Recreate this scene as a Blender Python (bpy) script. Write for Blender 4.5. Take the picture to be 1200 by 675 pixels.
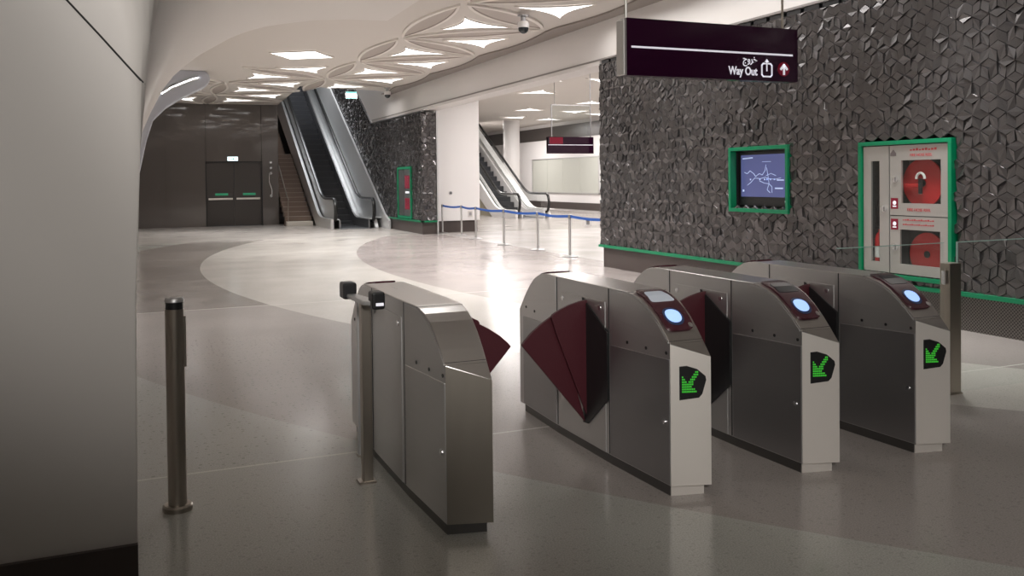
import bpy, bmesh, math, random
from math import sin, cos, pi, sqrt, radians, atan2
from mathutils import Vector, Matrix
random.seed(7)
for o in list(bpy.data.objects): bpy.data.objects.remove(o)
S = bpy.context.scene
COL = S.collection

# ------------------------------------------------------------------ camera, world, exposure
cam_d = bpy.data.cameras.new('camera'); cam = bpy.data.objects.new('camera', cam_d); COL.objects.link(cam)
F = 1038.8; YAW = .4017; PIT = .0178; ROL = -.011; CY = 228.5
cam_d.sensor_width = 36; cam_d.lens = F/1200*36
cam_d.shift_y = -(337.5-CY)/1200
cam_d.clip_start = .05; cam_d.clip_end = 300
fw = Vector((sin(YAW)*cos(PIT), cos(YAW)*cos(PIT), -sin(PIT)))
r0 = Vector((cos(YAW), -sin(YAW), 0)); u0 = r0.cross(fw)
rv = r0*cos(ROL)+u0*sin(ROL); uv = -r0*sin(ROL)+u0*cos(ROL)
m3 = Matrix((rv, uv, -fw)).transposed()
cam.matrix_world = Matrix.Translation((0, 0, 1.6)) @ m3.to_4x4()
S.camera = cam
S.view_settings.view_transform = 'Standard'; S.view_settings.look = 'None'
S.view_settings.gamma = 1; S.view_settings.exposure = 0.3
S.view_settings.use_curve_mapping = False
W = bpy.data.worlds.new('world'); S.world = W; W.use_nodes = True
W.node_tree.nodes['Background'].inputs[0].default_value = (.9, .93, 1, 1)
W.node_tree.nodes['Background'].inputs[1].default_value = .03

def area(name, loc, size, power, rot=(0, 0, 0), color=(1, .98, .96), spread=None, sy=None):
    d = bpy.data.lights.new(name, 'AREA'); d.energy = power; d.color = color
    d.shape = 'RECTANGLE'; d.size = size; d.size_y = sy or size
    if spread: d.spread = radians(spread)
    o = bpy.data.objects.new(name, d); COL.objects.link(o); o.location = loc; o.rotation_euler = rot
    return o
# ceiling luminaires of the main hall (row by row) and side hall, plus added fills
for x, y, w in ((5.9, 14.5, 85), (3.4, 15.5, 60), (6.0, 18.5, 85), (3.4, 20.3, 80), (6.0, 22.8, 80), (3.6, 25.0, 70),
                (6.0, 27.0, 75), (2.2, 29.5, 55), (4.2, 12.3, 60), (6.2, 11.3, 50), (2.2, 12.6, 30)):
    area('hall_lamp_or_fill', (x, y, 4.30), .7, w*1.05, spread=112)
area('hall_lamp_or_fill', (6.9, 6.4, 4.30), .6, 40, spread=80)
area('hall_lamp_or_fill', (2.9, 8.6, 4.28), .6, 26, spread=125)  # added fill, not a fixture: lifts the white vaulted shell
area('hall_lamp_or_fill', (1.5, 10.4, 3.9), .5, 26, spread=112)  # added fill, not a fixture: brightens floor and bollard near the leftmost gate
for x, y, w in ((11.5, 17, 260), (11.5, 22.5, 300), (15.5, 22.5, 300), (12, 28.5, 280), (16.5, 29, 330), (17.5, 35, 380), (12.5, 35, 240), (17, 42, 330), (13, 42, 200)):
    area('side_hall_lamp', (x, y, 4.36), 1.0, w*.52, color=(1, .95, .93))
area('void_fill', (6.4, 37, 8.7), 2.4, 230, color=(.95, .97, 1))  # added fill above the void, no fixture seen, to light the escalator
area('void_fill', (6.4, 31, 8.7), 2.0, 60, color=(.95, .97, 1))
area('wall_graze_fill', (7.15, 9.2, 4.34), .10, 62, (0, radians(-14), 0), (1, .98, .96), 140, 9.5)  # added strip, no fixture seen, grazes the wall so its facets glint
area('wall_graze_fill', (7.2, 28.0, 4.30), .10, 6, (0, radians(-14), 0), (1, .98, .96), 140, 2.0)
# added unseen spots behind the camera; soft lower edges leave the near floor dark
def spot(name, loc, target, power, deg, blend, r=.15, color=(1, .955, .91)):
    d = bpy.data.lights.new(name, 'SPOT'); d.energy = power; d.spot_size = radians(deg); d.spot_blend = blend
    d.shadow_soft_size = r; d.color = color
    o = bpy.data.objects.new(name, d); COL.objects.link(o); o.location = loc
    o.rotation_euler = (Vector(target)-Vector(loc)).to_track_quat('-Z', 'Y').to_euler()
    return o
spot('unseen_spot', (-.4, -2.4, 3.3), (1.2, 6.0, 3.5), 300, 60, .45, .2)
spot('unseen_spot', (-1.0, -2.8, 3.5), (5.2, 6.0, 3.5), 1050, 64, .40, .2)

# ------------------------------------------------------------------ materials
def mat(name, col, rough=.5, metal=0., emis=None, es=0., spec=None, trans=0., coat=0., bump=None, alpha=None):
    m = bpy.data.materials.new(name); m.use_nodes = True
    b = m.node_tree.nodes['Principled BSDF']
    b.inputs['Base Color'].default_value = (*col, 1); b.inputs['Roughness'].default_value = rough
    b.inputs['Metallic'].default_value = metal
    if spec is not None: b.inputs['Specular IOR Level'].default_value = spec
    if emis: b.inputs['Emission Color'].default_value = (*emis, 1); b.inputs['Emission Strength'].default_value = es
    if trans: b.inputs['Transmission Weight'].default_value = trans; b.inputs['IOR'].default_value = 1.45
    if coat: b.inputs['Coat Weight'].default_value = coat; b.inputs['Coat Roughness'].default_value = .05
    if bump:
        n = m.node_tree.nodes; t = n.new('ShaderNodeTexNoise'); t.inputs['Scale'].default_value = bump[0]
        c = n.new('ShaderNodeTexCoord'); bp = n.new('ShaderNodeBump'); bp.inputs['Strength'].default_value = bump[1]; bp.inputs['Distance'].default_value = .01
        m.node_tree.links.new(c.outputs['Object'], t.inputs['Vector']); m.node_tree.links.new(t.outputs[0], bp.inputs['Height']); m.node_tree.links.new(bp.outputs[0], b.inputs['Normal'])
    return m
def brushed(name, col, rough=.33, stretch=(3, 3, 160), metal=1., var=.1):
    m = mat(name, col, rough, metal); nt = m.node_tree; n = nt.nodes; b = n['Principled BSDF']
    c = n.new('ShaderNodeTexCoord'); mp = n.new('ShaderNodeMapping'); mp.inputs['Scale'].default_value = stretch
    t = n.new('ShaderNodeTexNoise'); t.inputs['Scale'].default_value = 1.0; t.inputs['Detail'].default_value = 3
    r = n.new('ShaderNodeMapRange'); r.inputs['To Min'].default_value = rough-var*.6; r.inputs['To Max'].default_value = rough+var*.6
    nt.links.new(c.outputs['Object'], mp.inputs[0]); nt.links.new(mp.outputs[0], t.inputs['Vector'])
    nt.links.new(t.outputs[0], r.inputs['Value']); nt.links.new(r.outputs[0], b.inputs['Roughness'])
    return m
M = {}
M['white'] = mat('white_plaster', (.66, .63, .60), .55, bump=(2, .02))
M['white_gloss'] = mat('white_panel', (.80, .78, .77), .35)
M['beam'] = mat('beam_panel', (.62, .59, .57), .45)
M['ceiling'] = mat('ceiling_paint', (.60, .56, .52), .6)
M['bronze'] = mat('ceiling_bronze', (.42, .37, .335), .5)
M['gapdark'] = mat('painted_gap_shade', (.25, .22, .20), .6)
M['ceil_panel'] = mat('ceiling_cream', (.74, .70, .655), .5)
M['reveal'] = mat('bluish_reveal', (.50, .52, .58), .5)
M['steel'] = brushed('brushed_steel', (.62, .615, .61), .40)
M['steel_top'] = brushed('brushed_steel_top', (.66, .64, .62), .30, (200, 3, 3))
M['steel_front'] = brushed('brushed_steel_front', (.86, .82, .77), .46, (160, 160, 2), .65)
M['plain_front'] = brushed('dark_front_panel', (.34, .31, .27), .38, (160, 160, 2), .95)  # darker front for the gate without a near reader
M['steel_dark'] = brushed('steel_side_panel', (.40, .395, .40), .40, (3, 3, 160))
M['post'] = brushed('bronze_steel', (.42, .38, .33), .33, (120, 120, 2))
M['chrome'] = mat('chrome', (.75, .75, .76), .15, 1.)
M['black'] = mat('black_plastic', (.012, .012, .013), .35)
M['kick'] = brushed('shaded_plinth_steel', (.16, .155, .15), .45)  # plinth steel darkened, the shade under the gate body put into its colour
M['seam'] = mat('dark_joint', (.03, .03, .03), .6)
M['maroon'] = mat('maroon_flap', (.05, .005, .010), .5, bump=(60, .1))
M['bezel'] = mat('maroon_bezel', (.055, .012, .020), .25, coat=.3)
M['lcd'] = mat('lcd_pale', (.3, .32, .34), .15, emis=(.55, .6, .68), es=.25)
M['lcd_dark'] = mat('lcd_dark', (.035, .04, .045), .12)
M['pad'] = mat('reader_pad_light', (.3, .45, .8), .3, emis=(.36, .55, 1.), es=.75)
M['pad_ring'] = mat('reader_ring', (.03, .05, .12), .3)
M['led'] = mat('green_led', (.02, .3, .02), .4, emis=(.08, .75, .06), es=.32)
M['darkwall'] = mat('dark_glazed_panel', (.15, .133, .123), .05, spec=.5)
M['door'] = mat('dark_door', (.065, .056, .051), .3)
M['greenlab'] = mat('green_label', (.03, .32, .16), .4, emis=(.05, .5, .25), es=.15)
M['exit'] = mat('exit_sign_face', (.8, .9, .9), .4, emis=(.75, .95, 1.), es=1.3)
M['teal'] = mat('teal_sign_face', (.1, .4, .38), .4, emis=(.25, .75, .70), es=.45)
M['green'] = mat('green_trim', (.0, .20, .085), .35)
M['skirt'] = mat('brown_skirting', (.065, .050, .046), .4)
M['sign'] = mat('purple_sign', (.022, .003, .016), .12, spec=.6)
M['signred'] = mat('red_sign', (.22, .01, .03), .2)
M['ink'] = mat('white_lettering', (.8, .8, .85), .4, emis=(.8, .8, .9), es=.35)
M['red'] = mat('red_paint', (.42, .008, .010), .35)
M['cab'] = brushed('cabinet_steel', (.50, .49, .47), .42, (2, 2, 120), .75)
M['cavity'] = mat('dark_cavity', (.05, .05, .05), .6)
M['screen'] = mat('map_screen', (.02, .02, .05), .15, emis=(.06, .07, .17), es=1.)
M['mapline'] = mat('map_line', (.5, .6, .8), .4, emis=(.45, .55, .9), es=.35)
M['belt'] = mat('blue_belt', (.02, .10, .42), .6)
M['step'] = mat('escalator_step', (.05, .052, .058), .4, .3)
M['rubber'] = mat('rubber_handrail', (.01, .01, .01), .3)
M['clad'] = brushed('escalator_cladding', (.66, .66, .66), .4, (120, 3, 3), .85)
M['claddark'] = brushed('escalator_skirt', (.32, .32, .33), .35, (120, 3, 3), .9)
M['stair'] = mat('stair_stone', (.19, .135, .105), .45, bump=(30, .1))
M['stairwhite'] = mat('stair_base', (.6, .56, .5), .5)
M['panel'] = mat('grey_panel', (.52, .53, .48), .35)
M['grey_back'] = mat('grey_back_wall', (.20, .19, .18), .6)
M['glow'] = mat('lamp_diffuser', (1, 1, 1), .5, emis=(1, .96, .95), es=3.2)
M['strip'] = mat('led_strip', (1, 1, 1), .5, emis=(.95, .96, 1), es=5)
def glass(name, tint=(.93, .97, .96), a=.12):
    m = bpy.data.materials.new(name); m.use_nodes = True; nt = m.node_tree; n = nt.nodes
    n.remove(n['Principled BSDF']); out = n['Material Output']
    t = n.new('ShaderNodeBsdfTransparent'); t.inputs[0].default_value = (*tint, 1)
    g = n.new('ShaderNodeBsdfGlossy'); g.inputs['Roughness'].default_value = .03
    mx = n.new('ShaderNodeMixShader'); mx.inputs[0].default_value = a
    nt.links.new(t.outputs[0], mx.inputs[1]); nt.links.new(g.outputs[0], mx.inputs[2]); nt.links.new(mx.outputs[0], out.inputs[0])
    return m
M['glass'] = glass('clear_glass', (.96,.98,.975), a=.035)
M['beamjoint'] = mat('grey_joint', (.22, .2, .19), .6)  # thin darker joint line along the beam's lower edge
M['glass_edge'] = mat('glass_edge', (.35, .5, .46), .2)
M['glass_bal'] = glass('balustrade_glass', (.96, .975, .97), .07)

# wall relief metal
m = mat('faceted_tile_metal', (.135, .128, .129), .26, .8); M['tile'] = m
nt = m.node_tree; b = nt.nodes['Principled BSDF']
c = nt.nodes.new('ShaderNodeTexCoord'); t = nt.nodes.new('ShaderNodeTexNoise'); t.inputs['Scale'].default_value = 2.2
rp = nt.nodes.new('ShaderNodeMapRange'); rp.inputs['To Min'].default_value = .18; rp.inputs['To Max'].default_value = .32
nt.links.new(c.outputs['Object'], t.inputs['Vector']); nt.links.new(t.outputs[0], rp.inputs['Value']); nt.links.new(rp.outputs[0], b.inputs['Roughness'])

# perforated skirting
def perforated():
    m = mat('perforated_skirting', (.06, .05, .048), .4, .3); nt = m.node_tree; n = nt.nodes; b = n['Principled BSDF']
    c = n.new('ShaderNodeTexCoord'); sp = n.new('ShaderNodeSeparateXYZ'); nt.links.new(c.outputs['Object'], sp.inputs[0])
    def mth(op, a, b_=None):
        k = n.new('ShaderNodeMath'); k.operation = op
        for i, v in enumerate((a, b_)):
            if v is None: continue
            if isinstance(v, (int, float)): k.inputs[i].default_value = v
            else: nt.links.new(v, k.inputs[i])
        return k.outputs[0]
    u = mth('MULTIPLY', mth('ADD', sp.outputs[1], sp.outputs[2]), 28.); v = mth('MULTIPLY', mth('SUBTRACT', sp.outputs[1], sp.outputs[2]), 28.)
    fu = mth('ABSOLUTE', mth('SUBTRACT', mth('FRACT', u), .5)); fv = mth('ABSOLUTE', mth('SUBTRACT', mth('FRACT', v), .5))
    mx = mth('LESS_THAN', mth('MAXIMUM', fu, fv), .33)
    r = n.new('ShaderNodeMix'); r.data_type = 'RGBA'; r.inputs[6].default_value = (.17, .15, .14, 1); r.inputs[7].default_value = (.03, .025, .023, 1)
    nt.links.new(mx, r.inputs[0]); nt.links.new(r.outputs[2], b.inputs['Base Color'])
    return m
M['perf'] = perforated()

# terrazzo floor: bands bounded by three big circles, thin joints, speckles
def floor_mat():
    m = mat('terrazzo', (.4, .38, .35), .2); nt = m.node_tree; n = nt.nodes; b = n['Principled BSDF']
    g = n.new('ShaderNodeNewGeometry'); sp = n.new('ShaderNodeSeparateXYZ'); nt.links.new(g.outputs['Position'], sp.inputs[0])
    X, Y = sp.outputs[0], sp.outputs[1]
    def mth(op, a, b_=None, c_=None):
        k = n.new('ShaderNodeMath'); k.operation = op
        for i, v in enumerate((a, b_, c_)):
            if v is None: continue
            if isinstance(v, (int, float)): k.inputs[i].default_value = v
            else: nt.links.new(v, k.inputs[i])
        return k.outputs[0]
    def inside(cx, cy, r):
        dx = mth('SUBTRACT', X, cx); dy = mth('SUBTRACT', Y, cy)
        return mth('LESS_THAN', mth('ADD', mth('MULTIPLY', dx, dx), mth('MULTIPLY', dy, dy)), r*r)
    def mix(f, a, c):
        k = n.new('ShaderNodeMix'); k.data_type = 'RGBA'
        nt.links.new(f, k.inputs[0])
        for i, v in ((6, a), (7, c)):
            if isinstance(v, tuple): k.inputs[i].default_value = (*v, 1)
            else: nt.links.new(v, k.inputs[i])
        return k.outputs[2]
    inC = inside(18.2, 15.2, 19.6); inL = inside(20.0, 16.3, 18.95); inR = inside(24.05, 15.0, 20.05)
    far = mth('GREATER_THAN', Y, 11.8)
    brown = mix(far, (.335, .305, .285), (.26, .235, .215))  # darker tone beyond the joint paints in a difference in reflections
    col = mix(inC, (.40, .395, .36), brown)
    col = mix(inL, col, (.47, .44, .405))
    col = mix(inR, col, (.33, .29, .275))
    sh = mth('GREATER_THAN', X, 8.3)
    col = mix(sh, col, (.55, .52, .50))
    fin = mth('GREATER_THAN', Y, 25.2)
    col = mix(fin, col, (.45, .42, .39))
    for y0, w in ((11.8, .018), (24.9, .05), (5.16, .010)):
        ln = mth('LESS_THAN', mth('ABSOLUTE', mth('SUBTRACT', Y, y0)), w)
        col = mix(ln, col, (.58, .55, .5))
    vd = n.new('ShaderNodeTexVoronoi'); vd.inputs['Scale'].default_value = 17.; vd.inputs['Randomness'].default_value = .45; nt.links.new(g.outputs['Position'], vd.inputs['Vector'])
    zone = mth('MULTIPLY', mth('GREATER_THAN', Y, 5.16), mth('MULTIPLY', mth('LESS_THAN', Y, 9.5), mth('LESS_THAN', X, 1.5)))
    dots = mth('MULTIPLY', zone, mth('LESS_THAN', vd.outputs['Distance'], .17))
    v = n.new('ShaderNodeTexVoronoi'); v.inputs['Scale'].default_value = 26.; nt.links.new(g.outputs['Position'], v.inputs['Vector'])
    sel = mth('LESS_THAN', v.outputs['Distance'], .23)
    ns = n.new('ShaderNodeTexNoise'); ns.inputs['Scale'].default_value = 140.; nt.links.new(g.outputs['Position'], ns.inputs['Vector'])
    k = n.new('ShaderNodeMix'); k.data_type = 'RGBA'; k.blend_type = 'MULTIPLY'; k.inputs[0].default_value = 1.
    rr = n.new('ShaderNodeMapRange'); rr.inputs['From Min'].default_value = .3; rr.inputs['From Max'].default_value = .7; rr.inputs['To Min'].default_value = .8; rr.inputs['To Max'].default_value = 1.12
    nt.links.new(ns.outputs[0], rr.inputs['Value']); sub = mth('SUBTRACT', mth('SUBTRACT', rr.outputs[0], mth('MULTIPLY', sel, .12)), mth('MULTIPLY', dots, .35))
    nt.links.new(col, k.inputs[6]); nt.links.new(sub, k.inputs[7]); nt.links.new(k.outputs[2], b.inputs['Base Color'])
    n2 = n.new('ShaderNodeTexNoise'); n2.inputs['Scale'].default_value = 1.1; n2.inputs['Detail'].default_value = 4; nt.links.new(g.outputs['Position'], n2.inputs['Vector'])
    r2 = n.new('ShaderNodeMapRange'); r2.inputs['To Min'].default_value = .10; r2.inputs['To Max'].default_value = .30
    nt.links.new(n2.outputs[0], r2.inputs['Value']); nt.links.new(r2.outputs[0], b.inputs['Roughness'])
    b.inputs['Specular IOR Level'].default_value = .34
    return m
M['floor'] = floor_mat()

# ------------------------------------------------------------------ mesh helpers
class MB:
    def __init__(s): s.v = []; s.f = []; s.mi = []; s.cur = 0
    def face(s, pts, smooth=False):
        i = len(s.v); s.v += [tuple(p) for p in pts]; s.f.append(tuple(range(i, i+len(pts)))); s.mi.append(s.cur)
    def box(s, x0, x1, y0, y1, z0, z1):
        i = len(s.v)
        s.v += [(x, y, z) for z in (z0, z1) for y in (y0, y1) for x in (x0, x1)]
        for q in ((0, 2, 3, 1), (4, 5, 7, 6), (0, 1, 5, 4), (2, 6, 7, 3), (0, 4, 6, 2), (1, 3, 7, 5)):
            s.f.append(tuple(i+k for k in q)); s.mi.append(s.cur)
        return s
    def prism(s, poly, axis, a0, a1):
        # poly: list of 2D points in the two other axes (in x,y,z order)
        def P(u, v, a): return {'x': (a, u, v), 'y': (u, a, v), 'z': (u, v, a)}[axis]
        i = len(s.v); n = len(poly)
        s.v += [P(u, v, a0) for u, v in poly]+[P(u, v, a1) for u, v in poly]
        s.f.append(tuple(i+k for k in range(n))[::-1]); s.f.append(tuple(i+n+k for k in range(n))); s.mi += [s.cur]*2
        for k in range(n):
            s.f.append((i+k, i+(k+1) % n, i+n+(k+1) % n, i+n+k)); s.mi.append(s.cur)
        return s
    def cyl(s, p0, p1, r, r1=None, n=20, caps=True):
        p0 = Vector(p0); p1 = Vector(p1); d = (p1-p0).normalized(); r1 = r if r1 is None else r1
        a = d.orthogonal().normalized(); b_ = d.cross(a); i = len(s.v)
        for p, rr in ((p0, r), (p1, r1)):
            s.v += [tuple(p+a*rr*cos(2*pi*k/n)+b_*rr*sin(2*pi*k/n)) for k in range(n)]
        for k in range(n):
            s.f.append((i+k, i+(k+1) % n, i+n+(k+1) % n, i+n+k)); s.mi.append(s.cur)
        if caps: s.f.append(tuple(i+k for k in range(n))[::-1]); s.f.append(tuple(i+n+k for k in range(n))); s.mi += [s.cur]*2
        return s
    def lathe(s, c, prof, n=28, axis='z'):
        i = len(s.v)
        for r, z in prof:
            for k in range(n):
                a = 2*pi*k/n; u, v = r*cos(a), r*sin(a)
                s.v.append({'z': (c[0]+u, c[1]+v, c[2]+z), 'x': (c[0]+z, c[1]+u, c[2]+v)}[axis])
        m_ = len(prof)
        for j in range(m_-1):
            for k in range(n):
                s.f.append((i+j*n+k, i+j*n+(k+1) % n, i+(j+1)*n+(k+1) % n, i+(j+1)*n+k)); s.mi.append(s.cur)
        s.f.append(tuple(i+k for k in range(n))[::-1]); s.f.append(tuple(i+(m_-1)*n+k for k in range(n))); s.mi += [s.cur]*2
        return s
    def tube(s, pts, r, n=10):
        pts = [Vector(p) for p in pts]; i = len(s.v); m_ = len(pts)
        for j, p in enumerate(pts):
            d = (pts[min(j+1, m_-1)]-pts[max(j-1, 0)]).normalized()
            a = d.cross(Vector((1, 0, .001))); a = a.normalized() if a.length > 1e-3 else Vector((0, 1, 0)); b_ = d.cross(a)
            rr = r if isinstance(r, (int, float)) else r[0]
            r2 = r if isinstance(r, (int, float)) else r[1]
            s.v += [tuple(p+a*rr*cos(2*pi*k/n)+b_*r2*sin(2*pi*k/n)) for k in range(n)]
        for j in range(m_-1):
            for k in range(n):
                s.f.append((i+j*n+k, i+j*n+(k+1) % n, i+(j+1)*n+(k+1) % n, i+(j+1)*n+k)); s.mi.append(s.cur)
        s.f.append(tuple(i+k for k in range(n))[::-1]); s.f.append(tuple(i+(m_-1)*n+k for k in range(n))); s.mi += [s.cur]*2
        return s
    def band(s, path, w, t, axis_dir):
        # ribbon: path list of points, width along axis_dir, thickness t normal
        pts = [Vector(p) for p in path]; ax = Vector(axis_dir); i = len(s.v); m_ = len(pts)
        for j, p in enumerate(pts):
            d = (pts[min(j+1, m_-1)]-pts[max(j-1, 0)]).normalized(); nn = ax.cross(d).normalized()
            for q in (p-ax*w/2, p+ax*w/2, p+ax*w/2+nn*t, p-ax*w/2+nn*t): s.v.append(tuple(q))
        for j in range(m_-1):
            for k in range(4):
                s.f.append((i+j*4+k, i+j*4+(k+1) % 4, i+(j+1)*4+(k+1) % 4, i+(j+1)*4+k)); s.mi.append(s.cur)
        s.f.append((i+3, i+2, i+1, i)); s.f.append(tuple(i+(m_-1)*4+k for k in range(4))); s.mi += [s.cur]*2
        return s
    def build(s, name, mats, parent=None, smooth=False, bevel=0, angle=35):
        me = bpy.data.meshes.new(name); me.from_pydata(s.v, [], s.f)
        if not isinstance(mats, (list, tuple)): mats = [mats]
        for q in mats: me.materials.append(M[q] if isinstance(q, str) else q)
        bm = bmesh.new(); bm.from_mesh(me)
        bmesh.ops.recalc_face_normals(bm, faces=bm.faces); bm.to_mesh(me); bm.free()
        for p, q in zip(me.polygons, s.mi): p.material_index = q
        if smooth:
            for p in me.polygons: p.use_smooth = True
            try: me.set_sharp_from_angle(angle=radians(angle))
            except Exception: pass
        o = bpy.data.objects.new(name, me); COL.objects.link(o)
        if parent: o.parent = parent
        if bevel:
            bv = o.modifiers.new('bevel', 'BEVEL'); bv.width = bevel; bv.segments = 2; bv.limit_method = 'ANGLE'; bv.angle_limit = radians(30)
        return o
def tag(o, label, cat, group=None):
    o['label'] = label; o['category'] = cat
    if group: o['group'] = group
    return o
def thing(name, label, cat, loc=(0, 0, 0), rz=0, group=None):
    o = bpy.data.objects.new(name, None); COL.objects.link(o); o.location = loc; o.rotation_euler = (0, 0, rz)
    o.empty_display_size = .1
    return tag(o, label, cat, group)
def struct(name, mb, mats, smooth=False, bevel=0):
    o = mb.build(name, mats, None, smooth, bevel); o['kind'] = 'structure'; return o
def dup(root, loc, label, rz=None):
    def cp(o, par):
        c_ = o.copy(); COL.objects.link(c_)
        if par: c_.parent = par
        for ch in list(kids[o.name]): cp(ch, c_)
        return c_
    kids = {}
    def walk(o):
        kids[o.name] = list(o.children)
        for ch in o.children: walk(ch)
    walk(root); r = cp(root, None); r.location = loc; r['label'] = label
    if rz is not None: r.rotation_euler = (0, 0, rz)
    return r
FONT_AR = None
def text(name, s, size, loc, normal, m_, parent, align='LEFT', font=None, ext=.002, xs=1., fat=0.):
    cu = bpy.data.curves.new(name, 'FONT'); cu.body = s; cu.size = size; cu.align_x = align; cu.extrude = ext; cu.offset = fat
    if font: cu.font = font
    o = bpy.data.objects.new(name, cu); COL.objects.link(o)
    bpy.context.view_layer.update()
    me = bpy.data.meshes.new_from_object(o.evaluated_get(bpy.context.evaluated_depsgraph_get()))
    bpy.data.objects.remove(o); me.name = name
    me.materials.clear(); me.materials.append(M[m_])
    o = bpy.data.objects.new(name, me); COL.objects.link(o)
    if normal == '-y': R = Matrix(((1, 0, 0), (0, 0, -1), (0, 1, 0)))
    else: R = Matrix(((0, 0, -1), (-1, 0, 0), (0, 1, 0)))   # faces -x, reads towards -y
    R = R @ Matrix.Diagonal((xs, 1, 1))
    me.transform(R.to_4x4()); me.transform(Matrix.Translation(loc))
    if parent: o.parent = parent
    return o

# ------------------------------------------------------------------ structure
XW = 7.79; ZT = 3.66; ZC = 4.45
mb = MB(); mb.box(-5, 26, -6, 33.93, -.3, 0); mb.box(4.94, 26, 33.93, 60, -.3, 0); struct('floor', mb, 'floor')

# ceiling slab with the opening over the stairs and escalator
mb = MB()
mb.prism([(-5, -6), (7.85, -6), (7.85, 28.2), (7.0, 27.6), (4.6, 27.0), (4.94, 33.93), (4.94, 34.3), (-5, 34.3)], 'z', 4.46, 4.8)
struct('ceiling', mb, 'ceiling')
mb = MB(); mb.box(8.3, 26, 8, 60, 4.46, 4.8); o = struct('ceiling_side', mb, 'ceiling')

# folded lens panels of the ceiling on a triangular net; the three-pointed gaps between them hold the lights
A = 3.7; ROWX = (7.41, 4.9, 2.39, -.12)
def lens(mb, p, q, wid=.36, z0=4.46, z1=4.422, ins=.07):
    p = Vector(p); q = Vector(q); d = (q-p); L = d.length; d.normalize(); nn = Vector((-d.y, d.x)); N = 9
    def outline(k):
        up = []; lo = []
        for i in range(N+1):
            t = i/N; x = L*(.04+.92*t); w = wid*k*(sin(pi*t)**.8)
            x = L/2+(x-L/2)*(1-(1-k)*.35)
            up.append(p+d*x+nn*w)
            if 0 < i < N: lo.append(p+d*x-nn*w)
        return up+lo[::-1]
    def ring(k, z): return [(v.x, v.y, z) for v in outline(k)]
    a = ring(1, z0); b_ = ring(1, z1); c_ = ring(.74, z1-.004); e_ = ring(.71, z1+.015); n = len(a)
    i = len(mb.v); mb.v += a+b_+c_+e_
    for k in range(n):
        k2 = (k+1) % n
        for j, mi in ((0, 0), (1, 0), (2, 1)):
            mb.f.append((i+j*n+k, i+j*n+k2, i+(j+1)*n+k2, i+(j+1)*n+k)); mb.mi.append(mi)
    mb.f.append(tuple(i+3*n+k for k in range(n))); mb.mi.append(1)
mb = MB()
nodes = {}
for r, x in enumerate(ROWX):
    for k in range(-2, 11):
        nodes[(r, k)] = (x, 4.2+A*k+(A/2 if r % 2 else 0))
def okp(p, q):
    mx, my = (p[0]+q[0])/2, (p[1]+q[1])/2
    if mx > 7.3 and my > 26.5: return False
    if mx > 4.3 and my > 26.6: return False
    if my > 33.2 or my < 8 or mx < .7: return False
    if mx > 4.85: return my > 10.5
    if mx > 2.5: return my > 21.9
    return my > 24.8
for (r, k), p in nodes.items():
    for dr, dk in ((0, 1), (1, 0), (1, -1) if r % 2 == 0 else (1, 1)):
        q = nodes.get((r+dr, k+dk))
        if q and okp(p, q) and not (dr == 0 and r == 0):
            pp = (min(p[0], 7.25), p[1]); lens(mb, pp, q, .33 if dr else .25)
struct('ceiling_panels', mb, ['ceil_panel', 'bronze'])

# dark scalloped strip along the beam, the gap's shade put into its colour
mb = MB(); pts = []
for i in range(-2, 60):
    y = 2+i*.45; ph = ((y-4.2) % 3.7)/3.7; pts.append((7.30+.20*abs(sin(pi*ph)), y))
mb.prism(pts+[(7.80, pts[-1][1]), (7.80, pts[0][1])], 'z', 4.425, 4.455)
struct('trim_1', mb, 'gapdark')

# three-pointed ceiling lights in the gaps
def star(name, label, cx, cy, R, rot, group, pinch=.34, n=3, z=4.44, sx=1., sy=1.):
    t = thing(name, label, 'ceiling light', (cx, cy, z), 0, group)
    def ring(rr, zz):
        out = []; Q = 7
        for i in range(n):
            a0 = 2*pi*i/n+rot; a1 = 2*pi*(i+1)/n+rot; am = (a0+a1)/2
            P0 = Vector((cos(a0), sin(a0))); P2 = Vector((cos(a1), sin(a1))); P1 = Vector((cos(am), sin(am)))*pinch*.45
            for q in range(Q):
                u = q/Q; p = P0*(1-u)**2+P1*2*u*(1-u)+P2*u*u; out.append((rr*p.x*sx, rr*p.y*sy, zz))
        return out
    fr = MB(); a = ring(R*1.06, .018); b_ = ring(R*1.06, -.012); c_ = ring(R, -.012); m_ = len(a); fr.v += a+b_+c_
    for k in range(m_):
        k2 = (k+1) % m_
        for j in (0, 1): fr.f.append((j*m_+k, j*m_+k2, (j+1)*m_+k2, (j+1)*m_+k)); fr.mi.append(0)
    fr.build('frame', 'ceil_panel', t)
    df = MB(); df.v += ring(R, -.010)+[(0, 0, .01)]
    for k in range(m_): df.f.append((k, (k+1) % m_, m_)); df.mi.append(0)
    df.build('diffuser', 'glow', t)
    return t
stars = []
for (r, k), p in nodes.items():
    if r > 1 and False: continue
    # two triangles per node between row r and r+1
    for tri in (((r, k), (r, k+1), (r+1, k) if r % 2 == 0 else (r+1, k+1)), ((r+1, k), (r+1, k+1), (r, k+1) if r % 2 == 0 else (r, k))):
        if all(t_ in nodes for t_ in tri):
            ps = [nodes[t_] for t_ in tri]; cx = sum(q[0] for q in ps)/3; cy = sum(q[1] for q in ps)/3
            stars.append((cx, cy, atan2(ps[2][1]-cy, ps[2][0]-cx), ps[2][0] > cx))
stars.sort(key=lambda q: (q[1], q[0]))
where = []
for cx, cy, rot, pt in stars:
    lit = (cx > 5 and 11.5 < cy < 27.2) or (2.6 < cx < 5 and 21.4 < cy < 27) or (2.6 < cx < 4.2 and 27 < cy < 33) or (1 < cx < 2.6 and 26.5 < cy < 33)
    if lit: where.append((cx, cy, rot))
def side_word(cx): return 'beam-side row' if cx > 5 else ('middle row' if cx > 2.6 else 'row beside the white arch')
rows = {}
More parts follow.
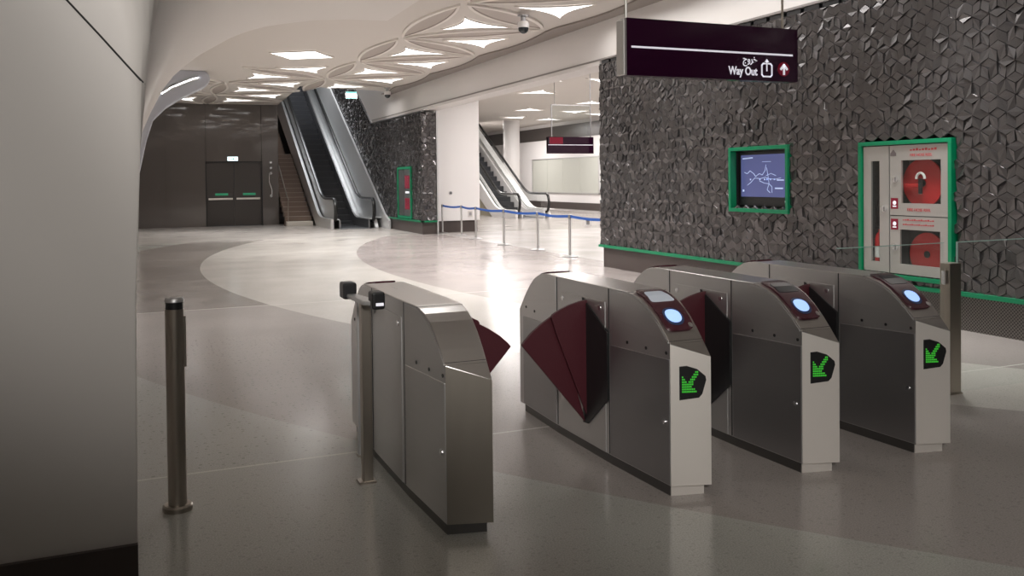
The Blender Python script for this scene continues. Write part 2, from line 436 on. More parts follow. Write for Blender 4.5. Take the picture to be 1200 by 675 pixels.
for cx, cy, rot in where: rows.setdefault(side_word(cx), []).append((cy, cx, rot))
ordw = ['nearest', 'second', 'third', 'fourth', 'fifth', 'sixth', 'seventh', 'eighth', 'ninth', 'tenth', 'eleventh', 'twelfth', 'thirteenth']
for rw, L in rows.items():
    L.sort()
    for i, (cy, cx, rot) in enumerate(L):
        star('ceiling_light', 'three-pointed white ceiling light, %s from the camera in the %s' % (ordw[i], rw), cx, cy, .74, rot, 'star lights in the main hall ceiling')
star('ceiling_light', 'large diamond-shaped white ceiling light at the start of the lens panels, left', 3.5, 20.2, .72, .2, 'star lights in the main hall ceiling', pinch=1.5, n=4)
SH = [(10.9, 22.8, 'over the near end of the side hall'), (12.2, 26.4, 'right of the beam end in the side hall'), (12.6, 22.6, 'nearest the textured wall in the side hall'),
      (14.9, 33.2, 'over the side-hall escalator foot'), (17.2, 33.6, 'above the glass-topped hanging sign'), (16.2, 37.5, 'left of the round white column'),
      (18.2, 38.3, 'right of the white column near the dark band'), (18.9, 34.6, 'closest to the grey panel wall'), (15.8, 29.5, 'midway along the side hall')]
for x, y, w in SH:
    star('ceiling_light', 'white three-pointed ceiling light '+w, x, y, .75, random.random()*2, 'star lights in the side hall ceiling')

# beam over the opening and over the textured wall
mb = MB()
mb.prism([(-6, ZT+.07), (14.2, ZT+.07), (14.2, ZT), (31.1, ZT), (33.6, 5.2), (33.6, 5.6), (-6, 5.6)], 'x', XW, XW+.5)
struct('beam', mb, 'beam')
mb = MB(); mb.box(XW-.012, XW+.0, -6, 31.0, ZT+.07, ZT+.10); struct('trim_2', mb, 'beamjoint')

# textured wall: rhombus relief with folded facets
def relief(name, y0, y1, z0, top, holes, x=XW, a=.110):
    # rhombus tiles in three directions, each a raised plate folded along its long diagonal
    mb = MB(); rnd = random.Random(5); d = a*.866; nc = int((y1-y0)/d)+2
    def P(c, r): return (y0+c*d, z0+r*a/2)
    def colr(c, r): return (((r-c)//2)-c) % 3
    for c in range(-1, nc):
        nr = int((top(y0+c*d)-z0)/(a/2))+2
        for r in range(-2+(c % 2), nr, 2):
            for dc, dr, ap in ((0, 2, ((1, 1), (-1, 1))), (1, 1, ((0, 2), (1, -1))), (1, -1, ((0, -2), (1, 1)))):
                if {colr(c, r), colr(c+dc, r+dr)} != {1, 2}: continue
                v1 = P(c, r); v2 = P(c+dc, r+dr); h1 = P(c+ap[0][0], r+ap[0][1]); h2 = P(c+ap[1][0], r+ap[1][1])
                q = [h1, v1, h2, v2]; q = [(min(max(y, y0), y1), min(max(z, z0), top(min(max(y, y0), y1)))) for y, z in q]
                cy = sum(k[0] for k in q)/4; cz = sum(k[1] for k in q)/4
                if max(k[0] for k in q)-min(k[0] for k in q) < .02 or max(k[1] for k in q)-min(k[1] for k in q) < .02: continue
                if any(h[0] < cy < h[1] and h[2] < cz < h[3] for h in holes): continue
                i = len(mb.v); mb.v += [(x, y, z) for y, z in q]
                g = rnd.uniform(-.015, .016); hz = [.016+g+rnd.uniform(-.004, .004), .014+rnd.uniform(-.015, .019), .016-g+rnd.uniform(-.004, .004), .014+rnd.uniform(-.015, .019)]
                mb.v += [(x-max(.001, h), cy+(y-cy)*.93, cz+(z-cz)*.93) for (y, z), h in zip(q, hz)]
                for k in range(4):
                    k2 = (k+1) % 4; mb.f.append((i+k, i+k2, i+4+k2, i+4+k)); mb.mi.append(0)
                mb.f += [(i+4, i+5, i+6), (i+4, i+6, i+7)]; mb.mi += [0, 0]
    return mb
CAB = (6.63, 7.91, .47, 1.97); DIS = (9.13, 10.37, 1.11, 2.01)
holes = [(CAB[0]+.02, CAB[1]-.02, CAB[2]+.02, CAB[3]-.02), (DIS[0]+.02, DIS[1]-.02, DIS[2]+.02, DIS[3]-.02)]
mb = relief('wall_right', 2.7, 14.2, .38, lambda y: ZT, holes)
mb.box(XW+.28, XW+.5, -6, 14.2, 0, ZT)              # core behind
mb.box(XW, XW+.28, 14.14, 14.2, .36, ZT); mb.box(XW, XW+.28, -6, 2.7, .36, ZT)
struct('wall_right', mb, 'tile')
mb = MB(); mb.box(XW-.0, XW+.28, 8.4, 14.12, 0, .36); struct('baseboard_right', mb, 'skirt')
mb = MB(); mb.box(XW-.0, XW+.28, -6, 8.4, 0, .36); struct('baseboard_right_near', mb, 'perf')
mb = MB(); mb.box(XW-.05, XW+.05, -6, 14.22, .355, .40); struct('trim_3', mb, 'green')
mb = MB()
for i in range(34):
    y = 3+i*.33; mb.box(XW+.01, XW+.06, y, y+.26, ZT+.005, ZT+.065)
struct('trim_4', mb, 'black')

# second textured wall beyond the opening, rising with the escalator
def top2(y): return ZT-.05 if y < 31 else ZT-.05+(y-31)*.62
mb = relief('wall', 25.1, 42.5, .38, top2, [])
m2 = relief('wall', -8.22, -XW, .38, lambda y: ZT-.05, [], x=0)
k0 = len(mb.v); mb.v += [(-v[1], 25.1+v[0], v[2]) for v in m2.v]; mb.f += [tuple(k0+q for q in f) for f in m2.f]; mb.mi += m2.mi
mb.prism([(25.13, .0), (43, 0), (43, 10), (41, 9.5), (31.2, ZT-.08), (25.13, ZT-.08)], 'x', XW+.03, XW+.5)
struct('wall_right_far', mb, 'tile')
mb = MB(); mb.box(XW, XW+.44, 25.12, 29.3, 0, .36); struct('baseboard_right_far', mb, 'skirt')
mb = MB(); mb.box(XW-.05, XW+.03, 25.05, 29.2, .355, .40); mb.box(XW-.05, XW+.44, 25.05, 25.13, .355, .40); struct('trim_5', mb, 'green')
mb = MB(); mb.prism([(25.05, ZT-.04), (31.1, ZT-.04), (33.4, 5.0), (33.4, 5.06), (31.05, ZT-.005), (25.05, ZT-.005)], 'x', XW-.03, XW+.06); struct('trim_6', mb, 'steel_dark')

# white pillar at the end of the opening
mb = MB(); mb.box(8.33, 9.79, 25.6, 27.6, .35, 4.46); struct('pillar', mb, 'white_gloss', bevel=.01)
mb = MB(); mb.box(8.40, 9.72, 25.66, 27.5, 0, .35); struct('baseboard_pillar', mb, 'skirt')
mb = MB(); mb.box(8.235, 8.275, 25.06, 25.12, 0, ZT); struct('trim_7', mb, 'clad')

# dark end wall
mb = MB()
cols = [-1.0, 1.0, 2.37, 4.33, 4.94]
for i in range(len(cols)-1):
    a, b_ = cols[i], cols[i+1]
    if abs(a-2.37) < .01: mb.box(a+.006, b_-.006, 33.93, 34.2, 2.36, 4.6); continue
    mb.box(a+.006, b_-.006, 33.93, 34.2, .0, 2.36); mb.box(a+.006, b_-.006, 33.93, 34.2, 2.37, 4.62)
mb.box(-1, 4.94, 34.1, 34.3, 2.34, 9); mb.box(-1, 2.37, 34.1, 34.3, 0, 9); mb.box(4.33, 4.94, 34.1, 34.3, 0, 9)
mb.box(4.84, 4.94, 34.0, 45, 0, 9)
struct('wall_far', mb, 'darkwall')
for i, (a, b_) in enumerate(((2.38, 3.345), (3.355, 4.32))):
    d = MB(); d.box(a, b_, 33.99, 34.04, .01, 2.33); o = struct('door_%d' % (i+1), d, 'door', bevel=.004)
    h = MB(); h.box(a+.06, b_-.06, 33.90, 33.94, .96, 1.03); h.box(a+.10, a+.14, 33.94, 33.99, .97, 1.02); h.box(b_-.14, b_-.10, 33.94, 33.99, .97, 1.02)
    h.build('push_bar', 'steel_front', o, bevel=.008)
    g = MB(); g.box(a+.3, b_-.22, 33.975, 33.99, 1.12, 1.20); g.build('green_sticker', 'greenlab', o)
mb = MB(); mb.box(2.35, 2.38, 33.91, 34.1, 0, 2.36); mb.box(4.32, 4.35, 33.91, 34.1, 0, 2.36); mb.box(2.35, 4.35, 33.91, 34.1, 2.33, 2.36); struct('trim_8', mb, 'black')

# left: white vaulted shell. wall face near the camera, arch springing towards the hall
prof = [(.035, 0), (.05, 1.2), (.07, 1.7), (.11, 2.1), (.18, 2.4), (.28, 2.74), (.44, 3.12), (.60, 3.34), (.80, 3.53), (1.02, 3.71), (1.26, 3.86), (1.52, 4.02), (1.80, 4.145), (2.10, 4.24), (2.42, 4.305), (2.90, 4.39), (3.5, 4.44), (4.2, 4.458)]
mb = MB(); Y0, Y1 = 3.2, 15.5; NY = 26
def shell_pt(x, z, y):
    t = (y-Y0)/(Y1-Y0); hb = max(0, min(1, (z-1.8)/1.2)); base = -.018+(-.085*(1-hb)+.053*hb)*min(1, t*1.5)
    r = .004+.7*max(0, min(1, (z-1.75)/1.1))**2; e = min(y-Y0, r)       # corner radius grows with height
    return (base+(x-.035)-(r-sqrt(max(r*r-(r-e)**2, 0))), y, z)
YS_ = [Y0+.9*(k/14)**2 for k in range(15)]+[Y0+.9+(Y1-Y0-.9)*k/22 for k in range(1, 23)]; NY = len(YS_)-1
i0 = len(mb.v); npf = len(prof)
for j in range(NY+1):
    y = YS_[j]
    for x, z in prof: mb.v.append(shell_pt(x, z, y))
for j in range(NY):
    for k in range(npf-1):
        mb.f.append((j*npf+k, j*npf+k+1, (j+1)*npf+k+1, (j+1)*npf+k)); mb.mi.append(0)
# near face (faces the camera) and far face
for j in (0, NY):
    ring = [j*npf+k for k in range(npf)]
    y = Y0 if j == 0 else Y1
    n0 = len(mb.v); mb.v += [(4.2, y, 4.7), (-3.2, y, 4.7), (-3.2, y, 0)]
    mb.f.append(tuple(ring+[n0, n0+1, n0+2])); mb.mi.append(0)
o = struct('wall_left', mb, 'white', smooth=True)
# wall further back, inside the arch
mb = MB(); mb.prism([(-.8, 15.5), (-.09, 15.5), (.07, 33.93), (-.8, 33.93)], 'z', 0, 4.6); struct('wall_left_far', mb, 'white')
mb = MB(); mb.box(-3.2, -.012, 3.18, 3.21, 0, .40); struct('baseboard_left', mb, 'skirt')
# movement joint across the shell
mb = MB(); mb.tube([(-.40, 3.197, 2.44), (-.30, 3.197, 2.32), (-.19, 3.197, 2.19), (-.10, 3.198, 2.087), (-.017, 3.198, 1.989), (.009, 3.201, 1.959), (.022, 3.209, 1.945), (.034, 3.24, 1.934)], .0035, 6)
struct('trim_9', mb, 'seam')
# rounded downstand with a light strip
dn = [(-.5, 1.6), (.05, 1.6), (.13, 1.95), (.28, 2.66), (.45, 3.2), (.76, 3.52), (1.06, 3.72), (1.42, 3.92), (1.70, 4.07), (1.78, 4.15), (1.82, 4.25), (1.79, 4.36), (1.70, 4.46), (-.5, 4.46)]
mb = MB(); mb.prism(dn, 'y', 24, 24.7); struct('trim_11', mb, 'reveal', bevel=.03)
t = thing('light_strip', 'thin curved white light strip on the bluish rounded arch end, upper left', 'light', (1.1, 23.97, 4.1))
sp = [(-.46, 0, -.26), (-.25, 0, -.11), (0, 0, .01), (.22, 0, .11), (.43, 0, .18)]
b1 = MB(); b1.tube(sp, .022, 8); b1.build('diffuser', 'strip', t, smooth=True)
b2 = MB(); b2.tube([(x, .02, z) for x, y, z in sp], .042, 8); b2.build('housing', 'white_gloss', t, smooth=True)

# side hall shell
mb = MB(); mb.box(19.9, 20.2, 24, 52, 0, 4.5); struct('wall_side_hall', mb, 'white_gloss')
mb = MB(); mb.box(8.0, 24, 51.5, 51.8, 0, 4.5); mb.box(7.95, 8.1, 43, 51.5, 0, 4.5); mb.box(8.3, 20.2, 12.0, 12.2, 0, 4.5); struct('wall_side_far', mb, 'white_gloss')
mb = MB(); mb.box(19.84, 19.9, 24, 51.5, 3.62, 4.28); struct('trim_12', mb, 'door')
mb = MB(); mb.box(19.86, 19.9, 24, 51.5, .08, .42); struct('baseboard_side', mb, 'skirt')
mb = MB(); mb.lathe((17.0, 40, 0), [(.40, 0), (.40, 4.46)], 36); o = struct('column', mb, 'white_gloss', smooth=True)
t = thing('wall_panel', 'large pale grey-green blank panel on the white side-hall wall', 'wall panel', (19.88, 40.1, 1.75))
b1 = MB()
for k in range(4): b1.box(-.03, .02, -3.7+k*1.86, -3.7+k*1.86+1.84, -.85, .85)
b1.build('panel_face', 'panel', t); b2 = MB()
b2.box(-.04, .02, -3.76, -3.7, -.9, .9); b2.box(-.04, .02, 3.73, 3.79, -.9, .9); b2.box(-.04, .02, -3.76, 3.79, .85, .9); b2.box(-.04, .02, -3.76, 3.79, -.9, -.85)
b2.build('panel_frame', 'clad', t)

# void above stairs and escalator
mb = MB(); mb.box(4.8, 8.2, 45, 45.3, 0, 9.2); struct('wall_void', mb, 'darkwall')
mb = MB(); mb.box(4.8, 8.6, 27.5, 45.3, 9.0, 9.2); struct('ceiling_void', mb, 'ceiling')
mb = MB(); mb.box(4.5, 7.8, 26.8, 27.0, 4.8, 9.2); mb.box(8.3, 8.5, 27, 34, 4.8, 9.2); struct('wall_void_near', mb, 'white')
# closing walls behind the camera
mb = MB(); mb.box(-5, 8.3, -6.2, -6, 0, 4.8); mb.box(-5.2, -5, -6, 3.2, 0, 4.8); mb.box(-5, -3.2, 3.2, 3.4, 0, 4.8); struct('wall_back', mb, 'grey_back')

# ------------------------------------------------------------------ stairs
t = thing('staircase', 'brown stone staircase between the dark end wall and the escalator', 'stairs', (5.45, 32.4, 0))
b1 = MB(); b1.box(-.46, .46, -.02, .34, 0, .16); b1.build('bottom_step', 'stairwhite', t, bevel=.01)
b1 = MB(); z = .16
for i in range(15):
    y = .3+i*.30; b1.box(-.46, .46, y, y+.36, z-.02 if i else .0, z+.17)
    z += .17
yl = .3+15*.30
b1.box(-.46, .46, yl, yl+1.5, z-.3, z)
for i in range(14):
    y = yl+1.5+i*.3; b1.box(-.46, .46, y, y+.36, z-.02, z+.17); z += .17
b1.build('steps', 'stair', t)
b1 = MB(); zz = .16
for i in range(15):
    y = .3+i*.30; zz += .17; b1.box(-.45, .45, y-.004, y+.045, zz, zz+.006)
b1.box(-.46, .46, yl-.03, yl+.04, zz-.12, zz+.006)
b1.build('nosing', 'stairwhite', t)
b1 = MB(); b1.tube([(-.40, -.0, .95), (-.40, .3, 1.05), (-.40, yl, 3.75), (-.40, yl+1.4, 3.8), (-.40, yl+4.5, 5.5)], .022, 8)
for y, z_ in ((.1, 0.1), (2.3, 1.4), (4.5, 2.7)): b1.cyl((-.40, y, z_), (-.40, y, z_+.95), .018, n=8)
b1.build('handrail', 'post', t, smooth=True)

# ------------------------------------------------------------------ escalator
def escalator():
    # local: origin at the middle of the foot, rises along +y; rails at x=-.65 and +.65
    t = thing('escalator', 'tall escalator with black steps rising behind the brown stairs, polished steel balustrades', 'escalator', (6.75, 29.4, 0), 0, 'escalators')
    K = .577; YS = 2.1; YE = 13.5
    def zr(y): 
        if y < YS-.5: return 0.
        if y < YS+.5: return K*(y-YS+.5)**2/2
        return K*(y-YS)
    ys = [0, .6, 1.2, 1.6, 1.85, 2.1, 2.35, 2.6, 3.2, 5, 8, 11, YE]
    st = MB(); y = 1.5; i = 0
    while y < YE-.4:
        z = zr(y); st.box(-.46, .46, y, y+.40, z-.22, z+.015); y += .40
    st.box(-.46, .46, .25, 1.52, -.0, .014); st.build('steps', 'step', t)
    # pale step edges
    ed = MB(); y = 1.9
    while y < YE-.4:
        z = zr(y); ed.box(-.44, .44, y-.006, y+.02, z+.015, z+.019); y += .40
    ed.build('step_edges', 'claddark', t)
    cp = MB(); cp.box(-.5, .5, -.25, .25, .0, .02); cp.build('comb_plate', 'claddark', t, bevel=.004)
    wp = MB(); wp.prism([(-.9, 0), (-.9, .28), (-.3, .49), (YE, .58*YE+.66), (YE, 0)], 'x', .93, 1.0); wp.build('wall_panelling', 'clad_light', t)
    ld = MB(); ld.band([(.80, y, zr(y)+.34) for y in ys], .30, .03, (1, 0, 0)); ld.build('ledge', 'clad', t)
    for s in (-1, 1):
        # deck/skirt
        inn = MB()
        poly = [(y, zr(y)+.30) for y in ys]; low = [(y, max(zr(y)-.35, 0)) for y in ys]
        inn.prism(poly+low[::-1], 'x', s*.47, s*.52); inn.build('skirt_panel', 'claddark', t)
        dk = MB(); dk.band([(s*.575, y, zr(y)+.30) for y in ys], .13, .03, (1, 0, 0)); dk.build('deck_strip', 'clad', t, bevel=.008)
        # outer cladding
        oc = MB(); x0, x1 = (-.80, -.70) if s < 0 else (.68, .80)
        top = [(y, zr(y)+.34) for y in ys]
        lo = [(YE, zr(YE)-.9), (2.6, 0), (0, 0)]
        if s > 0: top = [(-.05, .03), (.15, .3)]+top[1:]; lo = [(YE, 0), (-.05, 0)]
        oc.prism(top+lo, 'x', x0, x1); oc.build('outer_cladding', 'clad', t)
        # glass balustrade and handrail with rounded newel
        pth = []
        cz, R = .62, .38; cy = .18
        for k in range(0, 9):
            a = radians(250-k*20); pth.append((cy+R*.75*cos(a)-.0, cz+R*sin(a)))
        a0 = pth[:]
        railtop = [(.9, 1.0), (1.5, 1.0+zr(1.5)), (1.85, 1.0+zr(1.85)), (2.1, 1.0+zr(2.1)), (2.4, 1.0+zr(2.4)), (2.8, 1.0+zr(2.8)), (5, 1+zr(5)), (9, 1+zr(9)), (YE, 1+zr(YE))]
        path = [(.5, .24), (.2, .24)]+a0+railtop
        hr = MB(); hr.tube([(s*.65, y, z) for y, z in path], (.045, .06), 8); hr.build('handrail', 'rubber', t, smooth=True)
        gp = MB(); poly = [(y, z-.03) for y, z in a0[1:]+railtop]+[(YE, zr(YE)+.3)]+[(y, zr(y)+.3) for y in ys[::-1][1:-1]]+[(.2, .3)]
        gp.prism(poly, 'x', s*.65-.006, s*.65+.006); gp.build('balustrade', 'glass_bal' if False else ('bal_metal'), t)
        dr = MB(); dr.tube([(s*.65, y, z-.045) for y, z in a0[2:]+railtop], (.02, .035), 8); dr.build('rail_profile', 'clad', t, smooth=True)
    return t
M['bal_metal'] = brushed('balustrade_steel', (.60, .62, .62), .33, (120, 3, 3), .6)
M['clad_light'] = brushed('light_cladding', (.60, .60, .60), .4, (120, 3, 3), .3)
esc = escalator()
M['glass_b2'] = M['glass_bal']
e2 = dup(esc, (14.97, 33.0, 0), 'far escalator in the bright side hall, glass balustrades, beyond the blue belt barrier')
for ch in list(e2.children):
    if ch.name.startswith('wall_panelling'): bpy.data.objects.remove(ch); continue
    if ch.name.startswith(('skirt_panel', 'outer_cladding', 'ledge')):
        ch.data = ch.data.copy(); ch.data.materials[0] = M['white_gloss']
    if ch.name.startswith('balustrade'):
        ch.data = ch.data.copy(); ch.data.materials[0] = M['glass_bal']
M['clad_white'] = mat('white_cladding', (.70, .68, .66), .4)
M['beige'] = mat('beige_cladding', (.42, .38, .29), .5)
mb = MB(); mb.prism([(2.5, 0), (13.5, 0), (13.5, 6.2)], 'x', -.72, -.69); o = mb.build('side_infill', 'beige', e2)

# ------------------------------------------------------------------ dark wall fittings
t = thing('exit_sign', 'small white lit exit sign above the dark double doors', 'sign', (3.30, 33.9, 2.46))
b1 = MB(); b1.box(-.19, .19, -.0, .03, -.08, .08); b1.build('housing', 'white_gloss', t); b2 = MB(); b2.box(-.18, .18, -.012, 0, -.07, .07); b2.build('face', 'exit', t)
g1 = MB(); g1.box(-.10, .02, -.016, -.012, -.015, .015); g1.prism([(.02, -.04), (.08, 0), (.02, .04)], 'y', -.016, -.012); g1.build('arrow', 'greenlab', t)
for z, nm in ((2.32, 'upper white round button on the dark wall strip right of the double doors'), (2.12, 'lower white round button on the dark wall strip right of the double doors')):
    t = thing('call_button', nm, 'button', (4.66, 33.93, z)); b1 = MB(); b1.cyl((0, 0, 0), (0, -.03, 0), .055, n=16); b1.build('plate', 'chrome', t); b2 = MB(); b2.cyl((0, -.03, 0), (0, -.04, 0), .03, n=12); b2.build('cap', 'white_gloss', t)
t = thing('pull_handle', 'tall curved steel pull handle right of the dark double doors', 'handle', (4.66, 33.93, 1.5))
b1 = MB(); b1.tube([(0, 0, .42), (-.06, -.07, .40), (-.07, -.09, .1), (.02, -.09, -.2), (.02, -.07, -.38), (0, 0, -.42)], .018, 8); b1.build('bar', 'chrome', t, smooth=True)
for z_ in (-.42, .42): b2 = MB(); b2.cyl((0, 0, z_), (0, -.02, z_), .05, n=14); b2.build('rosette', 'chrome', t)
t = thing('exit_sign', 'small teal lit sign hanging at the ceiling edge over the escalator', 'sign', (6.15, 27.0, 4.24))
b1 = MB(); b1.box(-.17, .17, 0, .04, -.11, .11); b1.build('housing', 'white_gloss', t); b2 = MB(); b2.box(-.16, .16, -.01, 0, -.10, .10); b2.build('face', 'teal', t)
g1 = MB(); g1.box(-.07, .0, -.014, -.01, -.05, .03); g1.box(.02, .07, -.014, -.01, -.02, .05); g1.build('pictogram', 'ink', t)
for x_ in (-.1, .1): b3 = MB(); b3.cyl((x_, .02, .11), (x_, .02, .22), .008, n=6); b3.build('hanger', 'steel_dark', t)

# security cameras
def seccam(loc, label, s=1.):
    t = thing('security_camera', label, 'camera', loc, 0, 'ceiling security cameras')
    b1 = MB(); b1.lathe((0, 0, 0), [(.11*s, 0), (.11*s, -.03*s), (.05*s, -.04*s), (.05*s, -.12*s)], 20); b1.build('mount', 'steel_dark', t, smooth=True)
    b2 = MB(); b2.lathe((0, 0, -.12*s), [(.09*s, 0), (.11*s, -.04*s), (.11*s, -.12*s)], 20); b2.build('housing', 'white_gloss', t, smooth=True)
    b3 = MB(); b3.lathe((0, 0, -.24*s), [(.10*s, 0), (.095*s, -.05*s), (.06*s, -.095*s), (.02*s, -.11*s)], 20); b3.build('dome', 'lcd_dark', t, smooth=True)
seccam((6.15, 13.9, 4.40), 'white dome security camera under the near ceiling light at the top', .9)
seccam((7.1, 26.3, 4.42), 'small white dome security camera at the beam end near the escalator', .9)

# ------------------------------------------------------------------ way-out sign
t = thing('hanging_sign', 'dark purple hanging Way Out sign with white line and arrow over the gates', 'sign', (4.64, 6.4, 2.69))
b1 = MB(); b1.box(-.875, .89, -.0, .10, -.24, .24); b1.build('board', 'sign', t, bevel=.004)
b2 = MB(); b2.box(-.905, -.877, -.005, .12, -.235, .225); b2.build('end_cap', 'cab', t, bevel=.004)
b2 = MB(); b2.box(.891, .905, -.005, .12, -.235, .235); b2.build('end_cap', 'sign', t)
b3 = MB(); b3.box(-.83, .85, -.004, .0, -.008, .008); b3.build('line', 'ink', t)
b3 = MB(); b3.cyl((-.85, .05, .24), (-.85, .05, 1.77), .011, n=10); b3.build('hanger_rod', 'cab', t)
b3 = MB(); b3.cyl((.78, .05, .24), (.78, .05, 1.77), .011, n=10); b3.build('hanger_rod', 'post', t)
text('way_out_text', 'Way Out', .100, (.455, -.001, -.192), '-y', 'ink', t, 'RIGHT', xs=.80, fat=.0025)
text('arabic_text', '\ufe9d\ufeed\ufeae\ufea7', .088, (.455, -.001, -.082), '-y', 'ink', t, 'RIGHT', xs=.85, fat=.0012)
# exit pictogram: open box with arrow up
b4 = MB()
def stroke(mb_, pts, w, y=-.005, d=.005):
    for (x0, z0), (x1, z1) in zip(pts[:-1], pts[1:]):
        L = math.hypot(x1-x0, z1-z0); ux, uz = (x1-x0)/L, (z1-z0)/L; px, pz = -uz*w/2, ux*w/2; e = w*.25
        mb_.prism([(x0+px-ux*e, z0+pz-uz*e), (x1+px+ux*e, z1+pz+uz*e), (x1-px+ux*e, z1-pz+uz*e), (x0-px-ux*e, z0-pz-uz*e)], 'y', y, y+d)
stroke(b4, [(.545, -.085), (.52, -.085), (.505, -.10), (.505, -.185), (.52, -.20), (.60, -.20), (.615, -.185), (.615, -.10), (.60, -.085), (.575, -.085)], .013)
stroke(b4, [(.56, -.15), (.56, -.06)], .011); b4.prism([(.535, -.072), (.56, -.043), (.585, -.072)], 'y', -.005, 0)
b4.build('exit_symbol', 'ink', t)
b5 = MB(); b5.cyl((.745, 0, -.128), (.745, -.006, -.128), .065, n=28); b5.build('red_disc', 'signred', t)
b6 = MB(); stroke(b6, [(.745, -.175), (.745, -.09)], .02, -.012, .005); stroke(b6, [(.71, -.13), (.745, -.09), (.78, -.13)], .02, -.012, .005); b6.build('arrow_symbol', 'ink', t)

# hanging signs in the side hall
t = thing('hanging_sign', 'purple hanging sign with a glass panel above it in the side hall', 'sign', (10.15, 20, 2.44))
b1 = MB(); b1.box(-.66, .62, 0, .10, -.21, .21); b1.build('board', 'sign', t); b2 = MB(); b2.box(-.62, -.25, -.004, 0, .03, .20); b2.build('red_panel', 'signred', t)
b3 = MB(); b3.box(-.66, .60, -.005, 0, .0, .015); b3.build('line', 'ink', t)
b4 = MB(); b4.box(-.54, .55, .04, .05, .21, 1.0); b4.build('glass_panel', 'glass', t)
b5 = MB(); b5.box(-.55, -.53, .035, .055, .21, 1.02); b5.box(.55, .57, .035, .055, .21, 2.02); b5.box(-.55, .57, .035, .055, 1.0, 1.02); b5.cyl((-.45, .045, 1.0), (-.45, .045, 2.02), .008, n=6); b5.build('frame', 'steel_dark', t)
t = thing('hanging_sign', 'dark purple and red hanging sign half hidden behind the textured wall edge', 'sign', (11.03, 19.6, 2.50))
b1 = MB(); b1.box(-.18, .5, 0, .10, -.27, .45); b1.build('board', 'sign', t); b2 = MB(); b2.box(-.17, .49, -.004, 0, -.26, .16); b2.build('red_panel', 'signred', t)
b3 = MB(); b3.box(-.17, .49, -.008, -.004, -.09, -.075); b3.build('line', 'ink', t); b4 = MB(); b4.cyl((.1, .05, .45), (.1, .05, 1.96), .012, n=8); b4.build('hanger_rod', 'steel_dark', t)

# ------------------------------------------------------------------ wall display
t = thing('map_display', 'recessed screen showing a route map in a green frame on the textured wall', 'display', (XW, 9.75, 1.56))
def framebars(y0, y1, z0, z1, w, x0, x1):
    f = MB(); f.box(x0, x1, y0, y1, z1-w, z1); f.box(x0, x1, y0, y1, z0, z0+w); f.box(x0, x1, y0, y0+w, z0+w, z1-w); f.box(x0, x1, y1-w, y1, z0+w, z1-w); return f
framebars(-.62, .62, -.45, .45, .05, -.05, .05).build('frame', 'green', t, bevel=.003)
b1 = MB(); b1.box(.05, .20, -.57, -.56, -.4, .4); b1.box(.05, .20, .56, .57, -.4, .4); b1.box(.05, .20, -.57, .57, .39, .4); b1.box(.05, .20, -.57, .57, -.4, -.39); b1.box(.19, .20, -.57, .57, -.4, .4); b1.build('recess', 'black', t)
b1 = MB(); b1.box(.09, .19, -.55, .55, -.36, .38); b1.build('bezel', 'black', t)
b1 = MB(); b1.box(.08, .09, -.535, .50, -.24, .34); sc = b1.build('screen', 'screen', t)
def ml(pts, w=.006):
    b2 = MB()
    # in screen coords u right (towards -y), v up
    for (u0_, v0_), (u1_, v1_) in zip(pts[:-1], pts[1:]):
        L = math.hypot(u1_-u0_, v1_-v0_); a, c_ = (u1_-u0_)/L, (v1_-v0_)/L
        q = [(u0_-c_*w/2, v0_+a*w/2), (u1_-c_*w/2, v1_+a*w/2), (u1_+c_*w/2, v1_-a*w/2), (u0_+c_*w/2, v0_-a*w/2)]
        b2.prism([(-u, v) for u, v in q], 'x', .076, .08)
    b2.build('map_line', 'mapline', sc)
ml([(-.42, .10), (-.36, .08), (-.30, .12), (-.22, .08), (-.18, .04), (-.10, .08), (-.04, .06), (.02, .12), (.04, .2)])
ml([(-.36, -.08), (-.28, -.04), (-.20, .02), (-.08, .01), (.02, .03), (.10, .01), (.22, .0), (.34, .02)])
ml([(-.10, -.02), (.0, -.05), (.10, -.06), (.16, -.10), (.16, -.18)]); ml([(.05, .16), (.08, .05), (.1, -.06), (.06, -.14), (.12, -.18)])
ml([(-.04, .24), (.14, .24)], .006); ml([(-.46, .29), (-.24, .30)], .018); ml([(.22, -.12), (.38, -.12)], .018); ml([(.04, .05), (.14, .08), (.24, .05)]); ml([(.26, -.01), (.4, -.01)], .016)
ml([(-.46, -.155), (-.43, -.155)], .03)
for u in (-.30, -.1, 0, .05, .12, .2, .05): ml([(u, .0), (u+.02, .0)], .02)
b3 = MB(); b3.box(.083, .09, -.50, -.41, -.31, -.285); b3.build('small_plate', 'ink', t)

# ------------------------------------------------------------------ fire cabinet
def red_reel(loc, r, label, nozzle=True):
    t = thing('hose_reel', label, 'hose reel', loc, 0)
    b1 = MB(); b1.lathe((0, 0, 0), [(r, -.02), (r, .0), (r*.93, .012), (r*.55, .0), (r*.3, -.012), (r*.3, .03)], 40, 'x'); b1.build('disc', 'red', t, smooth=True)
    b2 = MB(); b2.lathe((-.03, 0, 0), [(r*.16, .0), (r*.16, .03)], 20, 'x'); b2.build('hub', 'black', t)
    if nozzle:
        b3 = MB(); pts = [(-.05, .055*cos(a), .045+.065*sin(a)) for a in [radians(k) for k in range(0, 181, 20)]]; b3.tube(pts, .014, 8); b3.build('clip', 'white_gloss', t, smooth=True)
        b4 = MB(); b4.box(-.065, -.04, .03, .20, -.045, -.01); b4.build('lever', 'red', t, bevel=.005)
        b4 = MB(); b4.box(-.065, -.04, -.02, .02, -.12, .05); b4.build('nozzle', 'black', t, bevel=.005)
    return t
CY0 = 7.27
t = thing('fire_hose_cabinet', 'steel fire hose cabinet with three windows in a green frame on the textured wall', 'cabinet', (XW, CY0, 0))
framebars(6.63-CY0, 7.91-CY0, .45, 1.98, .045, -.06, .04).build('frame', 'green', t, bevel=.003)
b1 = MB(); x0, x1 = .0, .27
